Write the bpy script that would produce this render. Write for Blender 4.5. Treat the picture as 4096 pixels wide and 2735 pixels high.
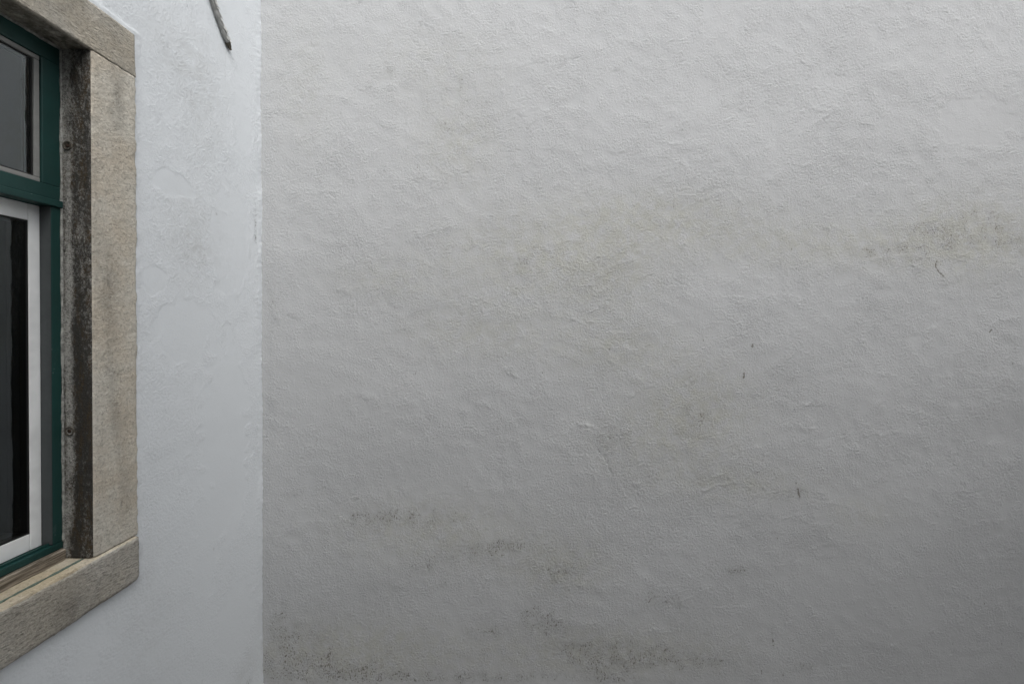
import bpy, bmesh, math, random
import numpy as np
from mathutils import Vector, noise

for o in list(bpy.data.objects):
    bpy.data.objects.remove(o, do_unlink=True)
scene = bpy.context.scene
C = scene.collection
R = math.radians

# ------------------------------------------------------------------ camera
F, VX, VY = 1640.0, 2100.0, 1300.0        # focal length and vanishing point in photo pixels (4096 x 2735)
H = 1.85                                  # eye height
D = 2.0                                   # distance to the facing wall
WX = -1.284                               # plane of the side wall
cam = bpy.data.cameras.new('camera')
cam.sensor_width = 36.0
cam.lens = 36.0 * F / 4096
cam.shift_x = -(VX - 2048) / 4096
PITCH = 0.3
cam.shift_y = -(1367.5 - VY) / 4096 + F * math.tan(R(PITCH)) / 4096
cam.clip_start = 0.02
cam.clip_end = 500
co = bpy.data.objects.new('camera', cam)
C.objects.link(co)
co.location = (0, 0, H)
co.rotation_euler = (R(90 - PITCH), 0, 0)
scene.camera = co

# ------------------------------------------------------------------ sky, sun, exposure
SUN_EL, SUN_AZ = 50.0, 157.0              # azimuth clockwise from +Y (north)
w = bpy.data.worlds.new('World')
scene.world = w
w.use_nodes = True
nt = w.node_tree
sky = nt.nodes.new('ShaderNodeTexSky')
sky.sky_type = 'NISHITA'
sky.sun_disc = False
sky.sun_elevation = R(SUN_EL)
sky.sun_rotation = R(SUN_AZ)
sky.air_density = 1.0
sky.dust_density = 4.0
hs = nt.nodes.new('ShaderNodeHueSaturation')
hs.inputs['Saturation'].default_value = 0.16      # an overcast sky: nearly grey
nt.links.new(sky.outputs[0], hs.inputs['Color'])
nt.links.new(hs.outputs[0], nt.nodes['Background'].inputs[0])
nt.nodes['Background'].inputs[1].default_value = 0.15
sl = bpy.data.lights.new('sun', 'SUN')
sl.energy = 0.5
sl.angle = R(35)
sl.color = (1.0, 0.985, 0.965)
so = bpy.data.objects.new('sun', sl)
C.objects.link(so)
sd = Vector((math.sin(R(SUN_AZ)) * math.cos(R(SUN_EL)), math.cos(R(SUN_AZ)) * math.cos(R(SUN_EL)), math.sin(R(SUN_EL))))
so.rotation_euler = sd.to_track_quat('Z', 'Y').to_euler()
so.location = sd * 20
vs = scene.view_settings
vs.view_transform = 'Standard'
vs.look = 'None'
vs.exposure = 1.0
vs.gamma = 1.0
vs.use_curve_mapping = False

# ------------------------------------------------------------------ helpers
def tag(o, label=None, cat=None, group=None, kind=None):
    if label: o['label'] = label
    if cat: o['category'] = cat
    if group: o['group'] = group
    if kind: o['kind'] = kind
    return o

def link(name, me, mat, parent=None):
    o = bpy.data.objects.new(name, me)
    if mat is not None:
        for m in (mat if isinstance(mat, (list, tuple)) else [mat]):
            me.materials.append(m)
    C.objects.link(o)
    if parent is not None:
        o.parent = parent
        root = parent
        off = Vector((0, 0, 0))
        while root is not None:
            off += root.location
            root = root.parent
        o.location = -off
    return o

def empty(name, loc):
    o = bpy.data.objects.new(name, None)
    C.objects.link(o)
    o.location = loc
    o.empty_display_size = 0.1
    return o

def box_bm(bm, lo, hi, bevel=0.0):
    vs_ = []
    for x in (lo[0], hi[0]):
        for y in (lo[1], hi[1]):
            for z in (lo[2], hi[2]):
                vs_.append(bm.verts.new((x, y, z)))
    q = [(0, 1, 3, 2), (4, 6, 7, 5), (0, 4, 5, 1), (2, 3, 7, 6), (0, 2, 6, 4), (1, 5, 7, 3)]
    fs = [bm.faces.new([vs_[i] for i in f]) for f in q]
    if bevel > 0:
        es = list({e for f in fs for e in f.edges})
        bmesh.ops.bevel(bm, geom=es, offset=bevel, segments=2, affect='EDGES', profile=0.6)

def box(name, lo, hi, mat, parent=None, bevel=0.0015):
    bm = bmesh.new()
    box_bm(bm, lo, hi, bevel)
    me = bpy.data.meshes.new(name)
    bm.to_mesh(me)
    bm.free()
    for p in me.polygons: p.use_smooth = False
    return link(name, me, mat, parent)

def boxes(name, lst, mat, parent=None, bevel=0.0):
    bm = bmesh.new()
    for lo, hi in lst: box_bm(bm, lo, hi, bevel)
    me = bpy.data.meshes.new(name)
    bm.to_mesh(me)
    bm.free()
    return link(name, me, mat, parent)

# ---- node helpers
class NT:
    def __init__(s, name):
        s.m = bpy.data.materials.new(name)
        s.m.use_nodes = True
        s.t = s.m.node_tree
        s.b = s.t.nodes['Principled BSDF']
        s.tc = s.t.nodes.new('ShaderNodeTexCoord')
        s.obj = s.tc.outputs['Object']
    def n(s, typ, **kw):
        nd = s.t.nodes.new(typ)
        for k, v in kw.items(): setattr(nd, k, v)
        return nd
    def put(s, inp, v):
        if hasattr(v, 'is_output'): s.t.links.new(v, inp)
        else: inp.default_value = v
    def mapping(s, scale=(1, 1, 1), rot=(0, 0, 0)):
        m = s.n('ShaderNodeMapping')
        m.inputs['Scale'].default_value = scale
        m.inputs['Rotation'].default_value = rot
        s.put(m.inputs['Vector'], s.obj)
        return m.outputs[0]
    def noise(s, scale, detail=3, rough=0.55, vec=None, dist=0.0):
        nd = s.n('ShaderNodeTexNoise')
        nd.inputs['Scale'].default_value = scale
        nd.inputs['Detail'].default_value = detail
        nd.inputs['Roughness'].default_value = rough
        nd.inputs['Distortion'].default_value = dist
        s.put(nd.inputs['Vector'], vec if vec is not None else s.obj)
        return nd.outputs[0]
    def math(s, op, a, b=0.0, c=0.0, clamp=False):
        nd = s.n('ShaderNodeMath', operation=op, use_clamp=clamp)
        s.put(nd.inputs[0], a); s.put(nd.inputs[1], b)
        if op in ('MULTIPLY_ADD',): s.put(nd.inputs[2], c)
        return nd.outputs[0]
    def ramp(s, v, a, b, lo=0.0, hi=1.0):
        nd = s.n('ShaderNodeMapRange', interpolation_type='SMOOTHSTEP')
        s.put(nd.inputs['Value'], v)
        s.put(nd.inputs['From Min'], a); s.put(nd.inputs['From Max'], b)
        s.put(nd.inputs['To Min'], lo); s.put(nd.inputs['To Max'], hi)
        return nd.outputs[0]
    def mix(s, f, a, b, mode='MIX'):
        nd = s.n('ShaderNodeMix', data_type='RGBA', blend_type=mode)
        s.put(nd.inputs[0], f); s.put(nd.inputs[6], a); s.put(nd.inputs[7], b)
        return nd.outputs[2]
    def bump(s, h, dist, strength=1.0):
        nd = s.n('ShaderNodeBump')
        s.put(nd.inputs['Height'], h)
        nd.inputs['Distance'].default_value = dist
        nd.inputs['Strength'].default_value = strength
        s.put(s.b.inputs['Normal'], nd.outputs[0])
    def attr(s, name):
        nd = s.n('ShaderNodeAttribute', attribute_name=name)
        sp = s.n('ShaderNodeSeparateColor')
        s.put(sp.inputs[0], nd.outputs['Color'])
        return [sp.outputs[0], sp.outputs[1], sp.outputs[2], nd.outputs['Alpha']]
    def done(s, col, rough=0.8, spec=0.3):
        s.put(s.b.inputs['Base Color'], col)
        s.put(s.b.inputs['Roughness'], rough)
        s.put(s.b.inputs['Specular IOR Level'], spec)
        return s.m

def c4(r, g, b): return (r, g, b, 1.0)

def mat_plaster(name, base, grime, tintc, grain):
    k = NT(name)
    a = k.attr('stain')                       # R grime, G olive bloom, B relief height, A coarseness
    grit = k.noise(105, 3, 0.75)
    # darker colour in the pits of the float texture
    col = k.mix(k.ramp(k.math('MULTIPLY_ADD', a[2], 0.5, grit), 0.70, 0.42, 0.0, 0.16), base, tuple(c * 0.55 for c in base[:3]) + (1,))
    col = k.mix(a[1], col, tintc)
    # grime: specks drawn out downwards, thickest in the pits
    sp1 = k.noise(1.0, 3, 0.7, k.mapping((175, 175, 85)))
    s = k.math('MULTIPLY_ADD', k.math('SUBTRACT', 0.5, a[2]), 0.22, sp1)
    thr = k.math('MULTIPLY_ADD', a[0], -0.15, 0.69)
    g = k.ramp(s, thr, k.math('ADD', thr, 0.10))
    g = k.math('MULTIPLY', g, k.ramp(a[0], 0.05, 0.85), clamp=True)
    col = k.mix(k.math('MULTIPLY', g, 0.88), col, grime)
    col = k.mix(k.ramp(a[0], 1.0, 1.6, 0.0, 0.7), col, grime)
    col = k.mix(k.math('MULTIPLY', k.ramp(a[0], 0.05, 1.2), 0.13), col, grime)
    # grain of the sand, finer where the steel float polished it
    k.bump(k.math('MULTIPLY', grit, k.math('MULTIPLY_ADD', a[3], 1.15, 0.0)), grain, 1.0)
    return k.done(col, 0.88, 0.25)

def mat_stone(name, light, dark, warm, tool_rot=None, tool_amt=0.0):
    k = NT(name)
    n1 = k.noise(6, 5, 0.65); n2 = k.noise(40, 4, 0.7); n3 = k.noise(150, 3, 0.75)
    col = k.mix(k.ramp(n1, 0.35, 0.68), light, warm)
    col = k.mix(k.math('MULTIPLY', k.ramp(n2, 0.47, 0.72), 0.55), col, dark)
    col = k.mix(k.math('MULTIPLY', k.ramp(n3, 0.52, 0.68), 0.55), col, tuple(c * 0.55 for c in dark[:3]) + (1,))
    col = k.mix(k.math('MULTIPLY', k.ramp(n3, 0.44, 0.32), 0.35), col, tuple(min(1, c * 1.45) for c in light[:3]) + (1,))
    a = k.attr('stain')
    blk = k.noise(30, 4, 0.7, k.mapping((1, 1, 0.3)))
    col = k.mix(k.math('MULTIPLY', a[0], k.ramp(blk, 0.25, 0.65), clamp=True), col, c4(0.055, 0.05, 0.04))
    h = k.math('ADD', k.math('MULTIPLY', n3, 0.8), k.math('MULTIPLY', n2, 1.1))
    if tool_rot is not None:
        tl = k.noise(1.0, 4, 0.7, k.mapping((90, 62, 190), tool_rot))
        col = k.mix(k.math('MULTIPLY', k.ramp(tl, 0.50, 0.66), tool_amt), col, tuple(c * 0.5 for c in dark[:3]) + (1,))
        h = k.math('MULTIPLY_ADD', tl, 2.2, h)
    k.bump(h, 0.0034, 1.0)
    return k.done(col, 0.9, 0.2)

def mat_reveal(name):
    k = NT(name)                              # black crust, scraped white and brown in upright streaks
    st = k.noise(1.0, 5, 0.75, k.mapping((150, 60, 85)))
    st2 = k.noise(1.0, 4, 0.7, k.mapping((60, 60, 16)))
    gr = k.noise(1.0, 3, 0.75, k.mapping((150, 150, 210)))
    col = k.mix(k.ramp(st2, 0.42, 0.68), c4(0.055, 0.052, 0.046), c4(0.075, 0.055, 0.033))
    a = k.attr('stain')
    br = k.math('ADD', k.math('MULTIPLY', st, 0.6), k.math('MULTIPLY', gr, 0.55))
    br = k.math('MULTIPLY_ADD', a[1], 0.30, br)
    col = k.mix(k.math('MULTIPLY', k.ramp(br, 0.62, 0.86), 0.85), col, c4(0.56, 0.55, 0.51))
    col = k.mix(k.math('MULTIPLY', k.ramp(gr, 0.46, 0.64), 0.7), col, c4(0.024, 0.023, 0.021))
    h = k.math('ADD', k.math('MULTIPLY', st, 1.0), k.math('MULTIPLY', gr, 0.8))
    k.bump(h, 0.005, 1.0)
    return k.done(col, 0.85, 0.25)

def mat_paint(name, base, wear, rough=0.35, amt=0.35, scale=35):
    k = NT(name)
    n1 = k.noise(scale, 5, 0.7, k.mapping((1, 1, 0.35)))
    n2 = k.noise(7, 3, 0.6)
    col = k.mix(k.math('MULTIPLY', k.ramp(n2, 0.35, 0.7), 0.5), base, tuple(c * 1.5 for c in base[:3]) + (1,))
    col = k.mix(k.math('MULTIPLY', k.ramp(n1, 0.62, 0.80), amt), col, wear)
    sp = k.n('ShaderNodeTexVoronoi'); sp.inputs['Scale'].default_value = 60; k.put(sp.inputs['Vector'], k.obj)
    d = k.math('MULTIPLY', k.ramp(sp.outputs['Distance'], 0.16, 0.08), k.ramp(k.noise(13, 2), 0.56, 0.64))
    col = k.mix(k.math('MULTIPLY', d, amt * 1.6, clamp=True), col, wear)
    k.bump(k.noise(60, 3), 0.0004, 0.5)
    return k.done(col, k.ramp(n1, 0.3, 0.8, rough, rough + 0.25), 0.45)

def mat_wood(name):
    k = NT(name)
    g = k.noise(1.0, 5, 0.7, k.mapping((240, 9, 240)))
    col = k.mix(k.ramp(g, 0.35, 0.66), c4(0.10, 0.08, 0.06), c4(0.42, 0.37, 0.30))
    k.bump(g, 0.002, 0.9)
    return k.done(col, 0.85, 0.2)

def mat_flat(name, col, rough=0.7, var=0.25, scale=30):
    k = NT(name)
    n = k.noise(scale, 4, 0.65)
    c = k.mix(k.ramp(n, 0.3, 0.7), col, tuple(x * (1 - var) for x in col[:3]) + (1,))
    k.bump(k.noise(scale * 5, 3), 0.0005, 0.5)
    return k.done(c, rough, 0.35)

def mat_glass(name, ior, tint):
    m = bpy.data.materials.new(name)
    m.use_nodes = True
    t = m.node_tree
    t.nodes.remove(t.nodes['Principled BSDF'])
    out = t.nodes['Material Output']
    gl = t.nodes.new('ShaderNodeBsdfGlossy')
    gl.inputs['Roughness'].default_value = 0.008
    tr = t.nodes.new('ShaderNodeBsdfTransparent')
    tr.inputs['Color'].default_value = tint
    gl.inputs['Color'].default_value = (0.90, 0.97, 1.0, 1.0)
    fr = t.nodes.new('ShaderNodeFresnel')
    fr.inputs['IOR'].default_value = ior
    mx = t.nodes.new('ShaderNodeMixShader')
    t.links.new(fr.outputs[0], mx.inputs[0])
    t.links.new(tr.outputs[0], mx.inputs[1])
    t.links.new(gl.outputs[0], mx.inputs[2])
    t.links.new(mx.outputs[0], out.inputs[0])
    return m

M = {}
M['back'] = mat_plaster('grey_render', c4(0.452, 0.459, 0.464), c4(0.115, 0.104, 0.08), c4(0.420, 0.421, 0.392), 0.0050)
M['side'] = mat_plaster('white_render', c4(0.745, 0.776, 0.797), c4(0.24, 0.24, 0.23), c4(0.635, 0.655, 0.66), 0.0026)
M['jamb'] = mat_stone('jamb_stone', c4(0.60, 0.57, 0.50), c4(0.38, 0.355, 0.30), c4(0.55, 0.49, 0.40))
M['lintel'] = mat_stone('lintel_stone', c4(0.56, 0.53, 0.465), c4(0.37, 0.345, 0.295), c4(0.50, 0.45, 0.365), (R(-40), 0, 0), 0.45)
M['sill'] = mat_stone('sill_stone', c4(0.55, 0.525, 0.47), c4(0.36, 0.34, 0.295), c4(0.48, 0.445, 0.375), (R(14), 0, 0), 0.6)
M['silltop'] = mat_stone('sill_top_stone', c4(0.62, 0.56, 0.45), c4(0.42, 0.36, 0.27), c4(0.52, 0.44, 0.31))
M['reveal'] = mat_reveal('reveal_crust')
M['green'] = mat_paint('green_paint', c4(0.008, 0.044, 0.039), c4(0.25, 0.31, 0.30), 0.4, 0.16)
M['white'] = mat_paint('white_lacquer', c4(0.84, 0.85, 0.84), c4(0.55, 0.55, 0.53), 0.3, 0.12)
M['track'] = mat_flat('track_grey', c4(0.07, 0.078, 0.08), 0.45, 0.15)
M['gasket'] = mat_flat('black_rubber', c4(0.018, 0.018, 0.018), 0.5, 0.2)
M['bead'] = mat_flat('grey_bead', c4(0.30, 0.30, 0.285), 0.5, 0.15)
M['wood'] = mat_wood('weathered_wood')
M['sealant'] = mat_flat('old_sealant', c4(0.42, 0.42, 0.39), 0.7, 0.6, 90)
M['rust'] = mat_flat('rust', c4(0.055, 0.032, 0.022), 0.85, 0.5, 200)
M['darkhole'] = mat_flat('plug_rim', c4(0.12, 0.105, 0.085), 0.9, 0.5, 200)
M['rod'] = mat_paint('weathered_iron', c4(0.27, 0.27, 0.26), c4(0.42, 0.42, 0.40), 0.5, 0.5, 60)
M['flake'] = mat_flat('flaking_paint', c4(0.66, 0.66, 0.64), 0.6, 0.3)
M['rodtip'] = mat_flat('rusty_tip', c4(0.13, 0.115, 0.09), 0.9, 0.6, 150)
M['oldgreen'] = mat_flat('old_green_paint', c4(0.16, 0.22, 0.18), 0.8, 0.5, 120)
M['glass_up'] = mat_glass('upper_glass', 2.3, c4(0.75, 0.78, 0.78))
M['glass_low'] = mat_glass('lower_glass', 1.75, c4(0.7, 0.74, 0.72))
M['room'] = mat_flat('room_dark', c4(0.05, 0.052, 0.052), 0.9, 0.2, 3)
M['ground'] = mat_flat('paving', c4(0.37, 0.367, 0.358), 0.9, 0.25, 8)
M['shade'] = mat_flat('shade_wall_render', c4(0.38, 0.38, 0.375), 0.9, 0.12, 2)

# ------------------------------------------------------------------ relief fields (numpy)
def fnoise(nv, nu, step, wl, bw, seed, ang=0.0, aniso=1.0):
    rng = np.random.default_rng(seed)
    a = rng.standard_normal((nv, nu)).astype(np.float32)
    fv = np.fft.fftfreq(nv, step)[:, None]
    fu = np.fft.rfftfreq(nu, step)[None, :]
    c, s = math.cos(ang), math.sin(ang)
    p = (fu * c + fv * s) * aniso
    q = -fu * s + fv * c
    f = np.sqrt(p * p + q * q) + 1e-9
    filt = np.exp(-(np.log(f * wl) / bw) ** 2)
    filt[0, 0] = 0
    r = np.fft.irfft2(np.fft.rfft2(a) * filt, s=(nv, nu))
    return (r / r.std()).astype(np.float32)

def sstep(x, a, b):
    t = np.clip((x - a) / (b - a), 0, 1)
    return t * t * (3 - 2 * t)

def relief(U, V, step, seed, arcs_n, arc_lim, amp=1.0, strokes=0, stroke_amp=1.0, blobs=(), smooth=(), lines=(), arcs=()):
    """render coat: float-stroke grain following a swirling field, trowel arcs, ridges, slow waves (metres)"""
    nv, nu = U.shape
    rng = np.random.default_rng(seed)
    n = lambda wl, bw, k, **kw: fnoise(nv, nu, step, wl, bw, seed * 100 + k, **kw)
    # swirl direction field
    c2 = 0.8 * n(0.9, .5, 1) + 0.6
    s2 = 0.8 * n(0.9, .5, 2) + 0.3
    u0, u1, v0, v1 = arc_lim
    for i in range(int(arcs_n * 0.6)):
        cu, cv = rng.uniform(u0, u1), rng.uniform(v0, v1)
        s = rng.uniform(.12, .3)
        du, dv = U - cu, V - cv
        wgt = 1.3 * np.exp(-(du * du + dv * dv) / (2 * s * s))
        th = np.arctan2(dv, du) + math.pi / 2
        c2 += wgt * np.cos(2 * th); s2 += wgt * np.sin(2 * th)
    th = 0.5 * np.arctan2(s2, c2)
    K = 6
    g = np.zeros((nv, nu), np.float32); ws = np.zeros((nv, nu), np.float32)
    for k in range(K):
        a = k * math.pi / K
        wk = np.abs(np.cos(th - a)) ** 10
        g += wk * fnoise(nv, nu, step, .016, .75, seed * 100 + 20 + k, a, 2.2)
        ws += wk * wk
    g /= np.sqrt(ws) + 1e-6
    iso = 0.8 * n(.012, .5, 3) + 0.35 * n(.026, .7, 4)
    rough = np.clip(0.66 + 0.07 * n(.45, .6, 5) + 0.14 * n(.12, .6, 6), 0.15, 1.2)
    for (cu, cv, ru, rv, k) in blobs:
        rough += .5 * k * np.exp(-(((U - cu) / ru) ** 2 + ((V - cv) / rv) ** 2))
    sm = np.zeros((nv, nu), np.float32)
    for (cu, cv, ru, rv, k) in smooth:
        e = ((U - cu) / ru) ** 2 + ((V - cv) / rv) ** 2 + 0.22 * n(.1, .6, 7)
        sm = np.maximum(sm, k * sstep(e, 1.25, 0.75))
    rough = np.clip(rough, 0.1, 1.9) * (1 - .85 * sm)
    mixf = sstep(n(.35, .6, 8), -.8, .8)
    h = rough * (0.00040 * g * mixf + 0.00048 * iso * (1 - .55 * mixf))
    # trowel arcs
    def arc(cu, cv, r, a0, a1, ns, sp, am):
        pad = r + ns * sp + .02
        iu = np.where((U[0] > cu - pad) & (U[0] < cu + pad))[0]
        iv = np.where((V[:, 0] > cv - pad) & (V[:, 0] < cv + pad))[0]
        if len(iu) < 2 or len(iv) < 2: return
        sl_ = np.s_[iv[0]:iv[-1] + 1, iu[0]:iu[-1] + 1]
        du, dv = U[sl_] - cu, V[sl_] - cv
        rr = np.sqrt(du * du + dv * dv) + .006 * wob[sl_]
        an = (np.arctan2(dv, du) - a0) % (2 * math.pi)
        ext = (a1 - a0) % (2 * math.pi)
        env = sstep(an, 0, .25 * ext) * sstep(an, ext, .75 * ext)
        add = np.zeros_like(rr)
        for i in range(ns):
            ri = r + (i - ns / 2) * sp * rng.uniform(.8, 1.2)
            d_ = rr - ri
            wd = rng.uniform(.0035, .006)
            add += rng.uniform(.3, 1) * np.exp(-(d_ / wd) ** 2) - .3 * np.exp(-((d_ + wd * 1.3) / wd) ** 2)
        h[sl_] += am * env * add * np.clip(.45 + .6 * brk[sl_], 0, 1.4)
    wob = n(.12, .5, 9); brk = n(.05, .6, 10)
    for i in range(arcs_n):
        r = rng.uniform(.06, .34)
        mid = math.pi / 2 + rng.normal(0, .55)
        if rng.random() < .25: mid += math.pi
        ext = rng.uniform(.5, 1.7)
        arc(rng.uniform(u0, u1), rng.uniform(v0, v1), r, mid - ext / 2, mid + ext / 2, int(rng.integers(2, 7)), rng.uniform(.009, .017), rng.uniform(.00028, .0010))
    for a in arcs: arc(*a[:-1], a[-1] * 2.4)
    # ridges and lips left by the float
    for (pts, wd, am) in lines:
        pu = [p[0] for p in pts]; pv = [p[1] for p in pts]
        iu = np.where((U[0] > min(pu) - .06) & (U[0] < max(pu) + .06))[0]
        iv = np.where((V[:, 0] > min(pv) - .06) & (V[:, 0] < max(pv) + .06))[0]
        if len(iu) < 2 or len(iv) < 2: continue
        sl_ = np.s_[iv[0]:iv[-1] + 1, iu[0]:iu[-1] + 1]
        dm = np.full(U[sl_].shape, 9.0)
        uu, vv = U[sl_] + .004 * wob[sl_], V[sl_] + .004 * brk[sl_]
        for (a, b) in zip(pts[:-1], pts[1:]):
            ex, ey = b[0] - a[0], b[1] - a[1]
            t = np.clip(((uu - a[0]) * ex + (vv - a[1]) * ey) / (ex * ex + ey * ey + 1e-12), 0, 1)
            dm = np.minimum(dm, np.hypot(uu - a[0] - t * ex, vv - a[1] - t * ey))
        h[sl_] += am * np.exp(-(dm / wd) ** 2) * np.clip(.8 + .5 * brk[sl_], .1, 1.5)
    # short float strokes: a lip on one side, a feathered drag on the other
    dirf = fnoise(nv, nu, step, .5, .5, seed * 100 + 60)
    for i in range(strokes):
        cu, cv = rng.uniform(u0, u1), rng.uniform(v0, v1)
        j = min(nv - 1, max(0, int((cv - V[0, 0]) / step))); i_ = min(nu - 1, max(0, int((cu - U[0, 0]) / step)))
        an = .45 + .55 * dirf[j, i_] + rng.normal(0, .3)
        ln = rng.uniform(.025, .11); wd = rng.uniform(.0032, .006); cur = rng.normal(0, 2.2) - 1.5
        am = rng.uniform(.0003, .0014) * stroke_amp * float(np.clip(rough[j, i_], .35, 1.3)) * (1 if rng.random() < .7 else -1)
        r_ = int(ln * 1.4 / step) + 4
        q = np.s_[max(0, j - r_):j + r_, max(0, i_ - r_):i_ + r_]
        du, dv = U[q] - cu, V[q] - cv
        s_ = du * math.cos(an) + dv * math.sin(an)
        t_ = -du * math.sin(an) + dv * math.cos(an) - cur * s_ * s_ + .0035 * wob[q] + .002 * brk[q]
        prof = np.where(t_ > 0, np.exp(-(t_ / wd) ** 2), np.exp(-(t_ / (wd * 3.2)) ** 2))
        h[q] += am * prof * sstep(np.abs(s_), ln, ln * .35) * np.clip(.6 + .6 * brk[q], 0, 1.4)
    fineh = h.copy()
    h += 0.00020 * n(.11, .5, 11) * np.clip(rough, .2, 1.2) + 0.0006 * n(.34, .5, 12) + 0.002 * n(1.0, .5, 13)
    return h * amp, fineh, rough, sm

def blob_field(U, V, lst, seed, step):
    nv, nu = U.shape
    e = 0.30 * fnoise(nv, nu, step, .11, .7, seed) + .22 * fnoise(nv, nu, step, .035, .6, seed + 1)
    f = np.zeros((nv, nu), np.float32)
    for (cu, cv, ru, rv, k) in lst:
        iu = np.where(np.abs(U[0] - cu) < 2.6 * ru)[0]; iv = np.where(np.abs(V[:, 0] - cv) < 2.6 * rv)[0]
        if len(iu) < 1 or len(iv) < 1: continue
        q = np.s_[iv[0]:iv[-1] + 1, iu[0]:iu[-1] + 1]
        dd = ((U[q] - cu) / ru) ** 2 + ((V[q] - cv) / rv) ** 2
        f[q] += k * np.exp(-dd) * np.clip(1 + 1.1 * e[q], .1, 2)
    return f

def stroke_field(U, V, lst, step, seed):
    nv, nu = U.shape
    e = fnoise(nv, nu, step, .03, .6, seed)
    f = np.zeros((nv, nu), np.float32)
    for (pts, wd, k) in lst:
        pu = [p[0] for p in pts]; pv = [p[1] for p in pts]
        iu = np.where((U[0] > min(pu) - .03) & (U[0] < max(pu) + .03))[0]
        iv = np.where((V[:, 0] > min(pv) - .03) & (V[:, 0] < max(pv) + .03))[0]
        if len(iu) < 1 or len(iv) < 1: continue
        s_ = np.s_[iv[0]:iv[-1] + 1, iu[0]:iu[-1] + 1]
        dm = np.full(U[s_].shape, 9.0, np.float32)
        for (a, b) in zip(pts[:-1], pts[1:]):
            ex, ey = b[0] - a[0], b[1] - a[1]
            t = np.clip(((U[s_] - a[0]) * ex + (V[s_] - a[1]) * ey) / (ex * ex + ey * ey + 1e-12), 0, 1)
            dm = np.minimum(dm, np.hypot(U[s_] - a[0] - t * ex, V[s_] - a[1] - t * ey))
        f[s_] = np.maximum(f[s_], k * np.exp(-(dm / wd) ** 2) * np.clip(1 + .3 * e[s_], .4, 1.5))
    return f

def grid_mesh(name, P, keep, cols):
    """P (nv,nu,3) vertex grid, keep (nv-1,nu-1) faces, cols (nv,nu,3) -> mesh with the stain attribute"""
    nv, nu = P.shape[:2]
    idx = np.arange(nv * nu, dtype=np.int32).reshape(nv, nu)
    q = np.stack([idx[:-1, :-1], idx[:-1, 1:], idx[1:, 1:], idx[1:, :-1]], -1)[keep]
    used = np.zeros(nv * nu, bool); used[q.ravel()] = True
    remap = np.cumsum(used).astype(np.int32) - 1
    q = remap[q]
    co_ = P.reshape(-1, 3)[used].astype(np.float32)
    me = bpy.data.meshes.new(name)
    me.vertices.add(len(co_)); me.vertices.foreach_set('co', co_.ravel())
    me.loops.add(q.size); me.loops.foreach_set('vertex_index', q.ravel().astype(np.int32))
    me.polygons.add(len(q))
    me.polygons.foreach_set('loop_start', np.arange(0, q.size, 4, dtype=np.int32))
    me.polygons.foreach_set('loop_total', np.full(len(q), 4, np.int32))
    me.polygons.foreach_set('use_smooth', np.ones(len(q), bool))
    at = me.attributes.new('stain', 'FLOAT_COLOR', 'POINT')
    cc = cols.reshape(-1, 4)[used].astype(np.float32)
    at.data.foreach_set('color', cc.ravel())
    me.update(calc_edges=True)
    return me

# ------------------------------------------------------------------ setting: ground, unseen shading walls, room
S = 4096 / 2348.0                             # the notes below were taken on a 2348 px wide copy
def bw(x, y): return ((x * S - VX) / F * D, H - (y * S - VY) / F * D)          # facing wall: (x, z)
def sw(x, y):                                                                 # side wall: (y, z)
    d = F * -WX / (VX - x * S)
    return (d, H - (y * S - VY) / F * d)
BK = D / F * S                                # metres per noted pixel on the facing wall

bm = bmesh.new()
bmesh.ops.create_grid(bm, x_segments=8, y_segments=8, size=60)
me = bpy.data.meshes.new('ground'); bm.to_mesh(me); bm.free()
tag(link('ground', me, M['ground']), kind='structure')

SHADE_Y, SHADE_H = -1.5, 5.2  # unseen walls, added and sized to shade the walls in view
tag(box('shade_wall', (-1.2, SHADE_Y - .3, -.2), (9, SHADE_Y, SHADE_H), M['shade'], None, 0), kind='structure')
tag(box('shade_wall', (4.4, SHADE_Y + .01, -.2), (4.7, 1.98, 4.9), M['shade'], None, 0), kind='structure')

room = boxes('room_interior', [((-4.2, -1.6, .4), (-4.1, 1.9, 3.4)), ((-4.1, -1.6, .4), (-1.62, -1.5, 3.4)), ((-4.1, 1.8, .4), (-1.62, 1.9, 3.4)),
                               ((-4.1, -1.5, .4), (-1.62, 1.8, .5)), ((-4.1, -1.5, 3.3), (-1.62, 1.8, 3.4))], M['room'])
tag(room, kind='structure')

# ------------------------------------------------------------------ facing wall
STEP = 0.005
us = np.arange(-1.34, 3.0, STEP); vz = np.arange(-.03, 3.9, STEP)
U, V = np.meshgrid(us, vz)
def bl(x, y, rx, ry, k): a, b = bw(x, y); return (a, b, rx * BK, ry * BK, k)
rough_blobs = [bl(*t) for t in [(1390, 640, 110, 110, .6), (1380, 1040, 90, 100, .7), (1280, 1300, 90, 70, .8), (1430, 800, 110, 70, .4), (1590, 950, 90, 70, .5),
    (1900, 280, 160, 120, .35), (1340, 1430, 90, 60, .5), (1650, 1130, 150, 60, .5), (2100, 560, 160, 70, .3), (1780, 900, 120, 60, .4), (1950, 400, 110, 60, .35),
    (700, 1500, 130, 60, .3), (1480, 1200, 160, 90, .4), (1600, 420, 120, 60, .3)]]
smooth_blobs = [bl(*t) for t in [(760, 900, 110, 120, .35), (2230, 280, 90, 60, .7), (1010, 1110, 130, 60, .35), (1900, 1330, 110, 60, .4), (2030, 1180, 140, 70, .35), (1700, 640, 130, 40, .3), (2060, 1400, 120, 70, .4)]]
L_ = lambda pts, wd, am: ([bw(*p) for p in pts], wd, am)
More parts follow.
